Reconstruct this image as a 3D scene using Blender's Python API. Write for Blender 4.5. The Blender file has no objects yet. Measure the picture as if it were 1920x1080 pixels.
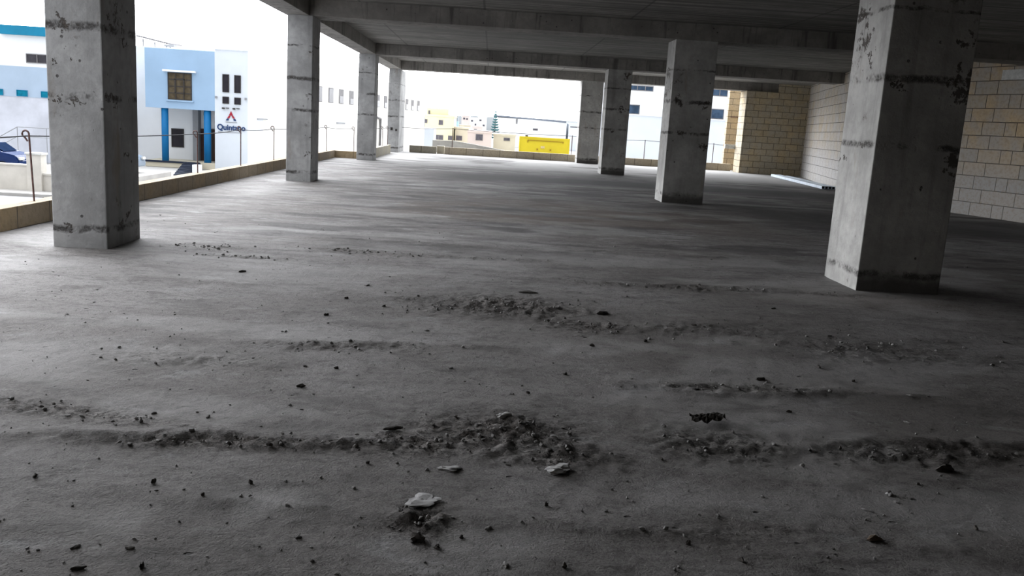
import bpy, bmesh, math, random
import numpy as np
from mathutils import Vector, Matrix

C = bpy.context.scene
COL = C.collection
rnd = random.Random(7)

# ------------------------------------------------------------------ camera
EYE = Vector((0.0, 0.0, 1.6))
F_PX = 1620.0
CAM = [[0.9979811343, -0.0226728649, 0.0593261895],      # right
       [0.0540214339, -0.1881547919, -0.9806525679],     # down
       [0.0333967099, 0.9818776479, -0.1865501120]]      # forward
cd = bpy.data.cameras.new('camera')
cd.sensor_width = 36.0
cd.lens = F_PX / 1920.0 * 36.0
cd.clip_end = 2000
cam = bpy.data.objects.new('camera', cd)
COL.objects.link(cam)
r_, d_, f_ = (Vector(v) for v in CAM)
m = Matrix((( r_[0], -d_[0], -f_[0], EYE[0]), (r_[1], -d_[1], -f_[1], EYE[1]), (r_[2], -d_[2], -f_[2], EYE[2]), (0, 0, 0, 1)))
cam.matrix_world = m
C.camera = cam

# ------------------------------------------------------------------ light: bright overcast sky
w = bpy.data.worlds.new('overcast_sky')
C.world = w
w.use_nodes = True
wt = w.node_tree
bg = wt.nodes['Background']
# overcast sky: brighter overhead and towards the veiled sun (beyond the left edge of the building)
def wn(typ, op=None, **ins):
    o = wt.nodes.new('ShaderNode' + typ)
    if op:
        o.operation = op
    for k, v in ins.items():
        k = int(k[1:])
        if hasattr(v, 'is_output'):
            wt.links.new(v, o.inputs[k])
        else:
            o.inputs[k].default_value = v
    return o
gen = wn('TexCoord').outputs['Generated']
el = wn('Math', 'MAXIMUM', _0=wn('SeparateXYZ', _0=gen).outputs[2], _1=0.0).outputs[0]
dt = wn('VectorMath', 'DOT_PRODUCT', _0=gen, _1=(-0.48, 0.855, 0.20)).outputs['Value']
glow = wn('Math', 'POWER', _0=wn('Math', 'MAXIMUM', _0=wn('Math', 'MULTIPLY_ADD', _0=dt, _1=0.5, _2=0.5).outputs[0], _1=0.0).outputs[0], _1=4.0).outputs[0]
rad = wn('Math', 'MULTIPLY_ADD', _0=el, _1=0.50, _2=0.24).outputs[0]
rad = wn('Math', 'MULTIPLY_ADD', _0=glow, _1=5.2, _2=rad).outputs[0]
wt.links.new(rad, bg.inputs[1])
bg.inputs[0].default_value = (0.93, 0.955, 1.0, 1)
C.view_settings.view_transform = 'Standard'
C.view_settings.look = 'None'
C.view_settings.gamma = 1
C.view_settings.exposure = 1.8
C.view_settings.use_curve_mapping = False


def at(u, v, y):
    """the point at depth y seen at pixel (u, v) of the 1920x1080 photograph"""
    a, b = (u - 960) / F_PX, (v - 540) / F_PX
    d = Vector((CAM[0][i] * a + CAM[1][i] * b + CAM[2][i] for i in range(3)))
    return EYE + d * (y / d.y)


def on_floor(u, v, z=0.0):
    a, b = (u - 960) / F_PX, (v - 540) / F_PX
    d = Vector((CAM[0][i] * a + CAM[1][i] * b + CAM[2][i] for i in range(3)))
    return EYE + d * ((z - EYE.z) / d.z)


# ------------------------------------------------------------------ materials
class NT:
    def __init__(s, name):
        s.m = bpy.data.materials.new(name)
        s.m.use_nodes = True
        s.t = s.m.node_tree
        s.b = s.t.nodes['Principled BSDF']
        s.b.inputs['Roughness'].default_value = 0.85
        s.b.inputs['Specular IOR Level'].default_value = 0.3

    def n(s, typ, ins=None, **props):
        o = s.t.nodes.new('ShaderNode' + typ)
        for k, v in props.items():
            setattr(o, k, v)
        for k, v in (ins or {}).items():
            if hasattr(v, 'is_output'):
                s.t.links.new(v, o.inputs[k])
            else:
                o.inputs[k].default_value = v
        return o

    def math(s, op, a, b=0.0, c=0.0):
        return s.n('Math', {0: a, 1: b, 2: c}, operation=op).outputs[0]

    def noise(s, vec, scale, detail=4.0, rough=0.55, dist=0.0):
        return s.n('TexNoise', {'Vector': vec, 'Scale': scale, 'Detail': detail, 'Roughness': rough, 'Distortion': dist}).outputs['Fac']

    def rng(s, x, a, b, c=0.0, d=1.0, smooth=True):
        return s.n('MapRange', {'Value': x, 'From Min': a, 'From Max': b, 'To Min': c, 'To Max': d},
                   interpolation_type='SMOOTHSTEP' if smooth else 'LINEAR').outputs[0]

    def mix(s, fac, a, b, mode='MIX'):
        o = s.n('Mix', data_type='RGBA', blend_type=mode)
        for k, v in ((0, fac), (6, a), (7, b)):
            if hasattr(v, 'is_output'):
                s.t.links.new(v, o.inputs[k])
            else:
                o.inputs[k].default_value = v if k == 0 else (*v, 1) if len(v) == 3 else v
        return o.outputs[2]

    def scale(s, vec, sc):
        return s.n('Mapping', {'Vector': vec, 'Scale': sc}).outputs[0]

    def pos(s):
        return s.n('NewGeometry').outputs['Position']

    def out(s, col=None, bump=None, dist=0.01, strength=0.5, rough=None):
        if col is not None:
            s.t.links.new(col, s.b.inputs['Base Color'])
        if bump is not None:
            bn = s.n('Bump', {'Height': bump, 'Distance': dist, 'Strength': strength})
            s.t.links.new(bn.outputs[0], s.b.inputs['Normal'])
        if rough is not None:
            s.b.inputs['Roughness'].default_value = rough
        return s.m


# honeycombed spots on the columns: x, y, z, radius
SPOTS = [(5.08, 9.40, 2.22, 0.26), (5.00, 9.40, 2.45, 0.16), (5.06, 9.40, 1.50, 0.22), (5.08, 9.40, 1.30, 0.13), (4.98, 9.40, 2.75, 0.14), (4.30, 9.40, 2.28, 0.10), (4.16, 10.0, 2.75, 0.22), (4.16, 9.8, 2.55, 0.14),
         (4.16, 10.15, 3.05, 0.2), (4.16, 9.7, 1.62, 0.10), (4.16, 10.25, 1.45, 0.10), (-4.50, 9.41, 2.33, 0.11), (-4.42, 9.41, 2.25, 0.09), (-4.55, 9.41, 2.0, 0.08), (-4.40, 9.41, 2.0, 0.06),
         (-4.52, 9.41, 1.63, 0.10), (-4.35, 9.41, 1.61, 0.08), (-4.10, 9.6, 2.35, 0.16), (-4.10, 9.9, 2.28, 0.16), (-4.10, 9.6, 1.60, 0.15), (-4.10, 9.9, 1.02, 0.10), (-4.10, 10.0, 0.32, 0.14), (-4.10, 9.8, 0.25, 0.12),
         (-4.48, 9.41, 0.20, 0.09), (-4.17, 20.25, 1.0, 0.14), (-4.17, 20.25, 0.6, 0.14), (-4.15, 20.25, 2.9, 0.14), (-4.15, 20.25, 1.9, 0.12), (5.0, 20.27, 1.35, 0.2), (4.9, 20.27, 2.3, 0.16), (4.3, 20.27, 2.36, 0.16),
         (4.4, 20.27, 1.6, 0.14), (4.08, 20.8, 3.0, 0.25), (4.08, 20.9, 2.5, 0.18), (4.6, 31.5, 2.33, 0.2), (4.3, 31.5, 1.6, 0.16), (4.7, 31.5, 3.5, 0.2)]


def concrete(name, base, joints=False, streaks=0.0, boards=False, specks=True, stain=0.0):
    t = NT(name)
    p = t.pos()
    n1 = t.noise(p, 1.1, 7, 0.6)
    n2 = t.noise(p, 9.0, 5, 0.6)
    n3 = t.noise(p, 55.0, 3, 0.6)
    hi = tuple(min(1, c * 1.22) for c in base)
    lo = tuple(c * 0.74 for c in base)
    col = t.mix(t.rng(n1, 0.3, 0.7), lo, hi)
    col = t.mix(t.rng(n2, 0.35, 0.72, 0, 0.4), col, tuple(c * 0.6 for c in base))
    h = t.math('MULTIPLY_ADD', n3, 0.25, n2)
    sep = t.n('SeparateXYZ', {0: p})
    z = sep.outputs[2]
    if streaks:
        ns = t.noise(t.scale(p, (5.5, 5.5, 0.35)), 1.0, 5, 0.65)
        col = t.mix(t.rng(ns, 0.52, 0.68, 0, streaks), col, tuple(c * 0.3 for c in base))
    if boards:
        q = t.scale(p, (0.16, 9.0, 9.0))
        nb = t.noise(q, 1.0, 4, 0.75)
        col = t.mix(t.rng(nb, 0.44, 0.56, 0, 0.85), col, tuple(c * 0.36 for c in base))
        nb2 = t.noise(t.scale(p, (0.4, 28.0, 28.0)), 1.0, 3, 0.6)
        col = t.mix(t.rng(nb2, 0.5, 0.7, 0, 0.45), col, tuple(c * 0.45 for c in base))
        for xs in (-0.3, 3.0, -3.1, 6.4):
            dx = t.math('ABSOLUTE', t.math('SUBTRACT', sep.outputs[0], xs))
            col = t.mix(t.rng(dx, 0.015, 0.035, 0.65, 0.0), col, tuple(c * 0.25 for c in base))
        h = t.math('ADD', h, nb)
    if joints:
        zz = t.math('ADD', z, t.math('MULTIPLY_ADD', t.noise(t.scale(p, (5, 5, 2)), 1.0, 4), 0.10, -0.05))
        msk = None
        for zj, hw in ((0.20, 0.055), (1.61, 0.05), (2.33, 0.06), (3.05, 0.03)):
            dz = t.math('ABSOLUTE', t.math('SUBTRACT', zz, zj))
            mk = t.rng(dz, hw * 0.25, hw, 1.0, 0.0)
            msk = mk if msk is None else t.math('MAXIMUM', msk, mk)
        br = t.rng(t.noise(p, 2.8, 4, 0.7), 0.40, 0.58)
        hc = t.rng(t.noise(p, 26.0, 4, 0.75), 0.34, 0.56)
        msk = t.math('MULTIPLY', t.math('MULTIPLY', msk, br), t.math('MULTIPLY_ADD', hc, 0.6, 0.4))
        col = t.mix(t.math('MULTIPLY', msk, 0.9), col, (0.030, 0.026, 0.024))
        # damp foot on the shaded front of the inner columns
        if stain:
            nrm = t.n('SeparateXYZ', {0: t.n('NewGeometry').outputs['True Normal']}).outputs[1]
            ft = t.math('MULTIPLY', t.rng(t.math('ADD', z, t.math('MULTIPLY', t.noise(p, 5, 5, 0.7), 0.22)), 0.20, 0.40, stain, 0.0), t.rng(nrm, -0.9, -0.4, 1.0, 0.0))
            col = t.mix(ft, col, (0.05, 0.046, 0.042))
        wv = t.n('TexNoise', {'Vector': p, 'Scale': 6.0, 'Detail': 4.0, 'Roughness': 0.65}).outputs['Color']
        wp = t.n('VectorMath', {0: t.n('VectorMath', {0: wv, 1: (-0.5, -0.5, -0.5)}, operation='ADD').outputs[0], 1: (0.9, 0.9, 0.55), 2: p}, operation='MULTIPLY_ADD').outputs[0]
        sm = None
        for sx, sy, sz, sr in SPOTS:
            dd = t.n('VectorMath', {0: wp, 1: (sx, sy, sz)}, operation='DISTANCE').outputs['Value']
            k = t.rng(dd, sr * 0.2, sr * 1.1, 1.0, 0.0)
            sm = k if sm is None else t.math('MAXIMUM', sm, k)
        hn = t.noise(p, 24.0, 5, 0.8)
        sm = t.rng(t.math('MULTIPLY', sm, hn), 0.27, 0.44)
        col = t.mix(t.math('MULTIPLY', sm, 0.88), col, (0.045, 0.036, 0.03))
        h = t.math('SUBTRACT', h, sm)
        # patches of honeycombed corner
        pt = t.math('MULTIPLY', t.rng(t.noise(p, 1.7, 3), 0.62, 0.7), t.rng(t.noise(p, 17, 4, 0.7), 0.5, 0.6))
        col = t.mix(t.math('MULTIPLY', pt, 0.85), col, (0.06, 0.048, 0.04))
        br2 = t.rng(t.noise(t.scale(p, (2.5, 2.5, 0.7)), 1.3, 5, 0.6), 0.6, 0.75, 0, 0.45)
        col = t.mix(br2, col, (0.22, 0.17, 0.12))
        h = t.math('SUBTRACT', h, t.math('MULTIPLY', msk, 1.2))
    if specks:
        v = t.n('TexVoronoi', {'Vector': p, 'Scale': 6.0, 'Randomness': 1.0})
        sp = t.math('MULTIPLY', t.rng(v.outputs['Distance'], 0.07, 0.12, 1.0, 0.0), t.rng(t.noise(p, 3.1, 2), 0.52, 0.56))
        col = t.mix(t.math('MULTIPLY', sp, 0.8), col, (0.035, 0.03, 0.03))
        h = t.math('SUBTRACT', h, sp)
    return t.out(col, h, 0.012, 0.6, 0.9)


def blocks(name, c1, c2, grey, bw=0.55, rh=0.336, grey_low=True, mortar=(0.06, 0.05, 0.042), greyness=0.6):
    t = NT(name)
    uv = t.n('TexCoord').outputs['UV']
    p = t.pos()
    wob = t.n('VectorMath', {0: uv, 1: t.scale(t.n('TexNoise', {'Vector': p, 'Scale': 1.7, 'Detail': 3}).outputs['Color'], (0.02, 0.02, 0.0))}, operation='ADD').outputs[0]
    br = t.n('TexBrick', {'Vector': wob, 'Color1': (*c1, 1), 'Color2': (*c2, 1), 'Mortar': (*mortar, 1), 'Scale': 1.0,
                          'Mortar Size': 0.011, 'Mortar Smooth': 0.3, 'Bias': 0.0, 'Brick Width': bw, 'Row Height': rh})
    br.offset = 0.42
    br.squash = 1.0
    col = br.outputs['Color']
    n1 = t.noise(p, 1.3, 6, 0.65)
    n2 = t.noise(p, 14.0, 5, 0.65)
    g = t.rng(n1, 0.36, 0.64, 0, greyness)
    if grey_low:
        z = t.n('SeparateXYZ', {0: p}).outputs[2]
        zz = t.math('ADD', z, t.math('MULTIPLY_ADD', t.noise(p, 0.7, 4), 1.6, -0.8))
        g = t.math('MAXIMUM', g, t.rng(zz, 0.6, 2.2, 0.75, 0.0))
    notm = t.math('SUBTRACT', 1.0, t.math('MULTIPLY', br.outputs['Fac'], 0.75))
    col = t.mix(t.math('MULTIPLY', g, notm), col, grey)
    col = t.mix(t.rng(n2, 0.42, 0.7, 0, 0.45), col, tuple(c * 0.5 for c in c1))
    h = t.math('SUBTRACT', t.math('MULTIPLY', n2, 0.5), br.outputs['Fac'])
    return t.out(col, h, 0.02, 0.7, 0.92)


def plain(name, col, rough=0.8, var=0.12, scale=3.0, metal=0.0, bump=0.15):
    t = NT(name)
    if 'glass' in name or 'car_paint' in name:
        t.b.inputs['Specular IOR Level'].default_value = 0.12
    p = t.pos()
    n = t.noise(p, scale, 5, 0.6)
    c = t.mix(t.rng(n, 0.3, 0.7), tuple(x * (1 - var) for x in col), tuple(min(1, x * (1 + var)) for x in col))
    t.b.inputs['Metallic'].default_value = metal
    return t.out(c, t.noise(p, scale * 8, 3), 0.004, bump, rough)


M = {}
M['column'] = concrete('column_concrete', (0.34, 0.34, 0.338), joints=True, streaks=0.25)
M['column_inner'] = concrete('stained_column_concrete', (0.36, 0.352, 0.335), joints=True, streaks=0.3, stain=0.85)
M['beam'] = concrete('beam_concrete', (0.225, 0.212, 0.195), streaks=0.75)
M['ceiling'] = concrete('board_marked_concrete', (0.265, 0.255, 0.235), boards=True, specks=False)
M['wall_k'] = blocks('limestone_blocks', (0.47, 0.355, 0.22), (0.36, 0.32, 0.265), (0.33, 0.335, 0.345), bw=0.66)
M['wall_pale'] = blocks('whitish_limestone_blocks', (0.50, 0.42, 0.31), (0.46, 0.42, 0.36), (0.50, 0.50, 0.51), bw=0.7)
M['wall_j'] = blocks('ochre_limestone_blocks', (0.48, 0.385, 0.245), (0.37, 0.315, 0.22), (0.38, 0.355, 0.30), rh=0.285, grey_low=False, greyness=0.7)
M['wall_i'] = blocks('pale_limestone_blocks', (0.42, 0.32, 0.19), (0.38, 0.30, 0.195), (0.34, 0.29, 0.22), rh=0.285, grey_low=False, greyness=0.4)
M['curb'] = blocks('curb_blocks', (0.25, 0.185, 0.105), (0.20, 0.15, 0.09), (0.22, 0.185, 0.14), bw=0.78, rh=0.9, grey_low=False, greyness=0.6)
M['curb_far'] = blocks('far_curb_blocks', (0.46, 0.39, 0.28), (0.40, 0.34, 0.25), (0.42, 0.37, 0.30), bw=0.8, rh=0.9, grey_low=False, greyness=0.6)
M['curb_pale'] = blocks('pale_curb_blocks', (0.37, 0.335, 0.25), (0.33, 0.30, 0.22), (0.31, 0.29, 0.25), bw=0.95, rh=0.9, grey_low=False, greyness=0.7)
M['rust'] = plain('rusty_iron', (0.085, 0.045, 0.04), 0.7, 0.4, 20)
M['rope'] = plain('dark_rope', (0.05, 0.052, 0.058), 0.9, 0.2, 30)
M['galv'] = plain('galvanised_steel', (0.50, 0.57, 0.64), 0.5, 0.12, 6, 0.0)
M['bore_shade'] = plain('painted_bore_shade', (0.02, 0.02, 0.022), 0.9)  # near-black colour standing in for shade inside the sections
M['plank'] = plain('pale_plank', (0.50, 0.50, 0.48), 0.8, 0.15, 12)
M['white'] = plain('white_render', (0.72, 0.735, 0.75), 0.85, 0.04, 0.4)
M['warm_white'] = plain('warm_white_render', (0.72, 0.71, 0.66), 0.85, 0.04, 0.4)
M['cool_white'] = plain('cool_white_render', (0.56, 0.60, 0.65), 0.85, 0.04, 0.4)
M['sky_blue'] = plain('light_blue_render', (0.265, 0.385, 0.53), 0.85, 0.05, 0.5)
M['pale_blue'] = plain('pale_blue_render', (0.33, 0.415, 0.52), 0.85, 0.05, 0.6)
M['teal'] = plain('teal_paint', (0.0, 0.17, 0.30), 0.6, 0.08, 2)
M['col_blue'] = plain('bright_blue_paint', (0.0, 0.12, 0.31), 0.6, 0.05, 2)
M['grey_render'] = plain('grey_render', (0.25, 0.26, 0.275), 0.85, 0.1, 1)
M['scuffed'] = plain('scuffed_white_render', (0.50, 0.52, 0.58), 0.85, 0.12, 0.6)
M['dark_glass'] = plain('dark_glass', (0.022, 0.020, 0.026), 0.25, 0.2, 2)
M['amber_glass'] = plain('amber_glass', (0.070, 0.055, 0.034), 0.35, 0.35, 3)
M['grey_glass'] = plain('grey_glass', (0.045, 0.043, 0.05), 0.3, 0.2, 2)
M['blue_glass'] = plain('blue_glass', (0.035, 0.06, 0.10), 0.25, 0.35, 1.2)
M['teal_glass'] = plain('teal_glass', (0.0, 0.15, 0.24), 0.35, 0.3, 2)
M['pale_blind'] = plain('pale_blind', (0.16, 0.155, 0.16), 0.8, 0.1, 4)
M['frame_dark'] = plain('dark_frame', (0.03, 0.026, 0.024), 0.6)
M['brown_door'] = plain('brown_door', (0.045, 0.020, 0.016), 0.6, 0.3, 4)
M['navy'] = plain('navy_letters', (0.008, 0.035, 0.12), 0.5, 0.05)
M['red'] = plain('red_letters', (0.30, 0.012, 0.03), 0.5, 0.05)
M['dark_step'] = plain('dark_steps', (0.012, 0.018, 0.035), 0.8, 0.2, 3)
M['cream'] = plain('cream_render', (0.52, 0.48, 0.38), 0.85, 0.05, 0.5)
M['boundary'] = plain('boundary_wall_render', (0.50, 0.475, 0.43), 0.9, 0.08, 1.5)
M['asphalt'] = plain('grey_asphalt', (0.22, 0.225, 0.235), 0.9, 0.12, 2)
M['pavement'] = plain('pale_pavement', (0.31, 0.30, 0.285), 0.9, 0.1, 1)
M['ground'] = plain('pale_ground', (0.40, 0.395, 0.38), 0.95, 0.1, 0.08)
M['car_glass'] = plain('car_glass', (0.012, 0.022, 0.05), 0.5, 0.1)
M['car_glass'].node_tree.nodes['Principled BSDF'].inputs['Specular IOR Level'].default_value = 0.0
M['car_blue'] = plain('dark_blue_car_paint', (0.008, 0.022, 0.085), 0.25, 0.05)
M['car_grey'] = plain('grey_blue_car_paint', (0.11, 0.15, 0.20), 0.3, 0.05)
M['tyre'] = plain('black_rubber', (0.01, 0.01, 0.01), 0.9)
M['yellow'] = plain('yellow_paint', (0.42, 0.33, 0.008), 0.6, 0.06, 0.4)
M['yellow_dark'] = plain('ochre_rail', (0.22, 0.13, 0.0), 0.6, 0.1)
M['pale_mark'] = plain('pale_mark', (0.42, 0.33, 0.15), 0.7, 0.1)
M['house_yellow'] = plain('pale_yellow_render', (0.56, 0.52, 0.36), 0.85, 0.05, 0.2)
M['house_pink'] = plain('pale_pink_render', (0.56, 0.48, 0.45), 0.85, 0.05, 0.2)
M['house_grey'] = plain('grey_house_render', (0.22, 0.26, 0.29), 0.85, 0.1, 0.2)
M['house_aqua'] = plain('aqua_house_render', (0.30, 0.47, 0.52), 0.85, 0.1, 0.2)
M['hill'] = plain('haze_tinted_hillside', (0.42, 0.45, 0.47), 0.95, 0.15, 0.02)  # distance haze is mixed into this colour
M['roof_grey'] = plain('grey_blue_roof', (0.15, 0.17, 0.21), 0.7, 0.15, 0.3)
M['window_far'] = plain('far_window_glass', (0.09, 0.085, 0.10), 0.5, 0.2)
M['ramp_grey'] = plain('grey_block_ramp', (0.30, 0.29, 0.265), 0.9, 0.15, 2)
M['tree'] = plain('glare_tinted_foliage', (0.05, 0.13, 0.14), 0.9, 0.35, 3)  # bluish tint stands in for glare over the foliage
M['bark'] = plain('grey_bark', (0.12, 0.11, 0.10), 0.9, 0.3, 4)
M['crumb'] = plain('grey_mortar', (0.16, 0.155, 0.148), 0.95, 0.35, 25)
M['crumb_dark'] = plain('dark_clod', (0.045, 0.040, 0.036), 0.95, 0.4, 25)
M['crumb_brown'] = plain('brown_clod', (0.10, 0.075, 0.055), 0.95, 0.4, 25)
M['crumb_pale'] = plain('pale_mortar', (0.33, 0.325, 0.32), 0.95, 0.2, 25)


def floor_mat():
    t = NT('dusty_concrete_floor')
    p = t.pos()
    n1 = t.noise(p, 0.33, 6, 0.6, 0.4)
    n2 = t.noise(t.scale(p, (1.0, 1.9, 1.0)), 1.5, 8, 0.68, 0.5)
    n5 = t.noise(t.scale(p, (1.0, 1.5, 1.0)), 4.5, 6, 0.7, 0.6)
    n3 = t.noise(p, 15.0, 6, 0.72)
    n4 = t.noise(p, 100.0, 4, 0.7)
    col = t.mix(t.rng(n1, 0.35, 0.66), (0.124, 0.113, 0.107), (0.188, 0.178, 0.174))
    col = t.mix(t.rng(n2, 0.50, 0.66, 0, 0.7), col, (0.072, 0.067, 0.063))
    col = t.mix(t.rng(n5, 0.52, 0.70, 0, 0.6), col, (0.075, 0.070, 0.066))
    col = t.mix(t.rng(n2, 0.30, 0.45, 0.5, 0.0), col, (0.26, 0.26, 0.262))
    col = t.mix(t.rng(n3, 0.50, 0.66, 0, 0.6), col, (0.055, 0.051, 0.048))
    col = t.mix(t.rng(n4, 0.42, 0.68, 0, 0.6), col, (0.05, 0.047, 0.044))
    n6 = t.noise(t.scale(p, (0.9, 3.2, 1.0)), 1.6, 7, 0.72, 0.3)
    sy_ = t.n('SeparateXYZ', {0: p}).outputs[1]
    col = t.mix(t.math('MULTIPLY', t.rng(n6, 0.52, 0.64, 0, 0.7), t.rng(sy_, 6.0, 10.0)), col, (0.06, 0.057, 0.056))
    col = t.mix(t.math('MULTIPLY', t.rng(n6, 0.34, 0.44, 0.6, 0.0), t.rng(sy_, 8.0, 14.0)), col, (0.28, 0.28, 0.285))
    a = t.n('Attribute', attribute_name='floor_tones')
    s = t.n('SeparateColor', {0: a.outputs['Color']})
    col = t.mix(t.math('MULTIPLY', s.outputs[0], 0.92), col, (0.030, 0.0285, 0.028))       # dark bands and mottling, some of it painted shade
    col = t.mix(t.math('MULTIPLY', s.outputs[1], 0.55), col, (0.125, 0.092, 0.066))      # brown soil
    col = t.mix(t.math('MULTIPLY', s.outputs[2], 0.75), col, (0.40, 0.395, 0.385))        # pale skim, and far-end light painted as pale colour
    rb = a.outputs['Alpha']
    pit = t.math('MULTIPLY', rb, t.rng(t.noise(p, 34.0, 5, 0.75, 0.5), 0.50, 0.60))
    grit = t.math('MULTIPLY', rb, t.rng(t.noise(p, 60.0, 4, 0.7), 0.56, 0.64))
    col = t.mix(t.math('MULTIPLY', pit, 0.85), col, (0.022, 0.020, 0.019))
    col = t.mix(t.math('MULTIPLY', grit, 0.55), col, (0.24, 0.235, 0.225))
    v = t.n('TexVoronoi', {'Vector': t.scale(p, (1, 1.4, 1)), 'Scale': 5.0, 'Randomness': 1.0})
    sp = t.math('MULTIPLY', t.rng(v.outputs['Distance'], 0.05, 0.10, 1.0, 0.0), t.rng(t.noise(p, 1.3, 3), 0.5, 0.56))
    col = t.mix(t.math('MULTIPLY', sp, 0.8), col, (0.03, 0.028, 0.027))
    h = t.math('MULTIPLY_ADD', n4, 0.35, t.math('MULTIPLY_ADD', n3, 0.9, n2))
    h = t.math('SUBTRACT', t.math('SUBTRACT', h, sp), t.math('MULTIPLY', pit, 1.2))
    t.b.inputs['Specular IOR Level'].default_value = 0.14
    return t.out(col, h, 0.02, 0.9, 0.85)


M['floor'] = floor_mat()


# ------------------------------------------------------------------ mesh builder
class MB:
    def __init__(s):
        s.bm = bmesh.new()
        s.uv = s.bm.loops.layers.uv.new('UVMap')

    def box(s, x0, x1, y0, y1, z0, z1, bev=0.0):
        r = bmesh.ops.create_cube(s.bm, size=1)
        vs = r['verts']
        bmesh.ops.scale(s.bm, vec=(x1 - x0, y1 - y0, z1 - z0), verts=vs)
        bmesh.ops.translate(s.bm, vec=((x0 + x1) / 2, (y0 + y1) / 2, (z0 + z1) / 2), verts=vs)
        if bev:
            es = list({e for v in vs for e in v.link_edges})
            bmesh.ops.bevel(s.bm, geom=es, offset=bev, segments=2, affect='EDGES', profile=0.6)
        return s

    def prism(s, poly, z0, z1):
        """closed polygon of (x, y) raised from z0 to z1"""
        n = len(poly)
        lo = [s.bm.verts.new((x, y, z0)) for x, y in poly]
        hi = [s.bm.verts.new((x, y, z1)) for x, y in poly]
        fs = [s.bm.faces.new(lo[::-1]), s.bm.faces.new(hi)]
        for i in range(n):
            fs.append(s.bm.faces.new((lo[i], lo[(i + 1) % n], hi[(i + 1) % n], hi[i])))
        bmesh.ops.recalc_face_normals(s.bm, faces=fs)
        return s

    def sweep(s, a, b):
        """solid between two equal-length loops of 3-D points"""
        n = len(a)
        lo = [s.bm.verts.new(p) for p in a]
        hi = [s.bm.verts.new(p) for p in b]
        fs = [s.bm.faces.new(lo[::-1]), s.bm.faces.new(hi)]
        for i in range(n):
            fs.append(s.bm.faces.new((lo[i], lo[(i + 1) % n], hi[(i + 1) % n], hi[i])))
        bmesh.ops.recalc_face_normals(s.bm, faces=fs)
        return s

    def tube(s, pts, r, seg=8):
        pts = [Vector(p) for p in pts]
        rings = []
        for i, p in enumerate(pts):
            d = (pts[min(i + 1, len(pts) - 1)] - pts[max(i - 1, 0)]).normalized()
            up = Vector((0, 0, 1)) if abs(d.z) < 0.9 else Vector((1, 0, 0))
            a = d.cross(up).normalized()
            b = d.cross(a).normalized()
            rr = r[i] if isinstance(r, (list, tuple)) else r
            rings.append([s.bm.verts.new(p + (a * math.cos(k * 2 * math.pi / seg) + b * math.sin(k * 2 * math.pi / seg)) * rr) for k in range(seg)])
        fs = []
        for i in range(len(rings) - 1):
            for k in range(seg):
                fs.append(s.bm.faces.new((rings[i][k], rings[i][(k + 1) % seg], rings[i + 1][(k + 1) % seg], rings[i + 1][k])))
        fs.append(s.bm.faces.new(rings[0][::-1]))
        fs.append(s.bm.faces.new(rings[-1]))
        bmesh.ops.recalc_face_normals(s.bm, faces=fs)
        return s

    def ruv(s):
        """uv in metres: along each face's horizontal direction, and height"""
        s.bm.normal_update()
        for f in s.bm.faces:
            n = f.normal
            if abs(n.z) > 0.8:
                for l in f.loops:
                    l[s.uv].uv = (l.vert.co.x, l.vert.co.y)
            else:
                t = Vector((-n.y, n.x, 0)).normalized()
                for l in f.loops:
                    l[s.uv].uv = (l.vert.co.dot(t), l.vert.co.z)
        return s

    def build(s, name, mat, parent=None, base=None, smooth=False):
        s.ruv()
        if parent is not None:
            off = Vector(parent['_o'])
        else:
            off = Vector(base or (0, 0, 0))
        bmesh.ops.translate(s.bm, vec=-off, verts=s.bm.verts)
        me = bpy.data.meshes.new(name)
        if smooth:
            for f in s.bm.faces:
                f.smooth = True
        s.bm.to_mesh(me)
        s.bm.free()
        me.materials.append(M[mat] if isinstance(mat, str) else mat)
        o = bpy.data.objects.new(name, me)
        COL.objects.link(o)
        if parent is not None:
            o.parent = parent
        else:
            o.location = off
        o['_o'] = tuple(off)
        return o


def tag(o, label, cat, group=None):
    o['label'] = label
    o['category'] = cat
    if group:
        o['group'] = group
    return o


def struct(o):
    o['kind'] = 'structure'
    return o


def thing(name, label, cat, base, group=None):
    o = bpy.data.objects.new(name, None)
    COL.objects.link(o)
    o.location = base
    o['_o'] = tuple(base)
    o.empty_display_size = 0.2
    return tag(o, label, cat, group)


# ================================================================== THE SHELL
# ---- floor: one uneven slab surface
def value_noise(x, y, seed):
    rs = np.random.RandomState(seed)
    g = rs.rand(256, 256).astype(np.float32)
    xi, yi = np.floor(x).astype(int), np.floor(y).astype(int)
    fx, fy = x - xi, y - yi
    fx, fy = fx * fx * (3 - 2 * fx), fy * fy * (3 - 2 * fy)
    a, b = g[yi % 256, xi % 256], g[yi % 256, (xi + 1) % 256]
    c, d = g[(yi + 1) % 256, xi % 256], g[(yi + 1) % 256, (xi + 1) % 256]
    return (a * (1 - fx) + b * fx) * (1 - fy) + (c * (1 - fx) + d * fx) * fy


def fbm(x, y, sc, seed, octv=4, gain=0.5):
    s, a, tot = 0, 1.0, 0.0
    for k in range(octv):
        s = s + a * value_noise(x * sc * 2 ** k + 17.3 * k, y * sc * 2 ** k + 5.1 * k, seed + k)
        tot += a
        a *= gain
    return s / tot


def sst(x, a, b):
    t = np.clip((x - a) / (b - a), 0, 1)
    return t * t * (3 - 2 * t)


def gauss(X, Y, cx, cy, rx, ry, tilt=0.0):
    dx, dy = X - cx, Y - cy - tilt * (X - cx)
    return np.exp(-((dx / rx) ** 2 + (dy / ry) ** 2))


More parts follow.
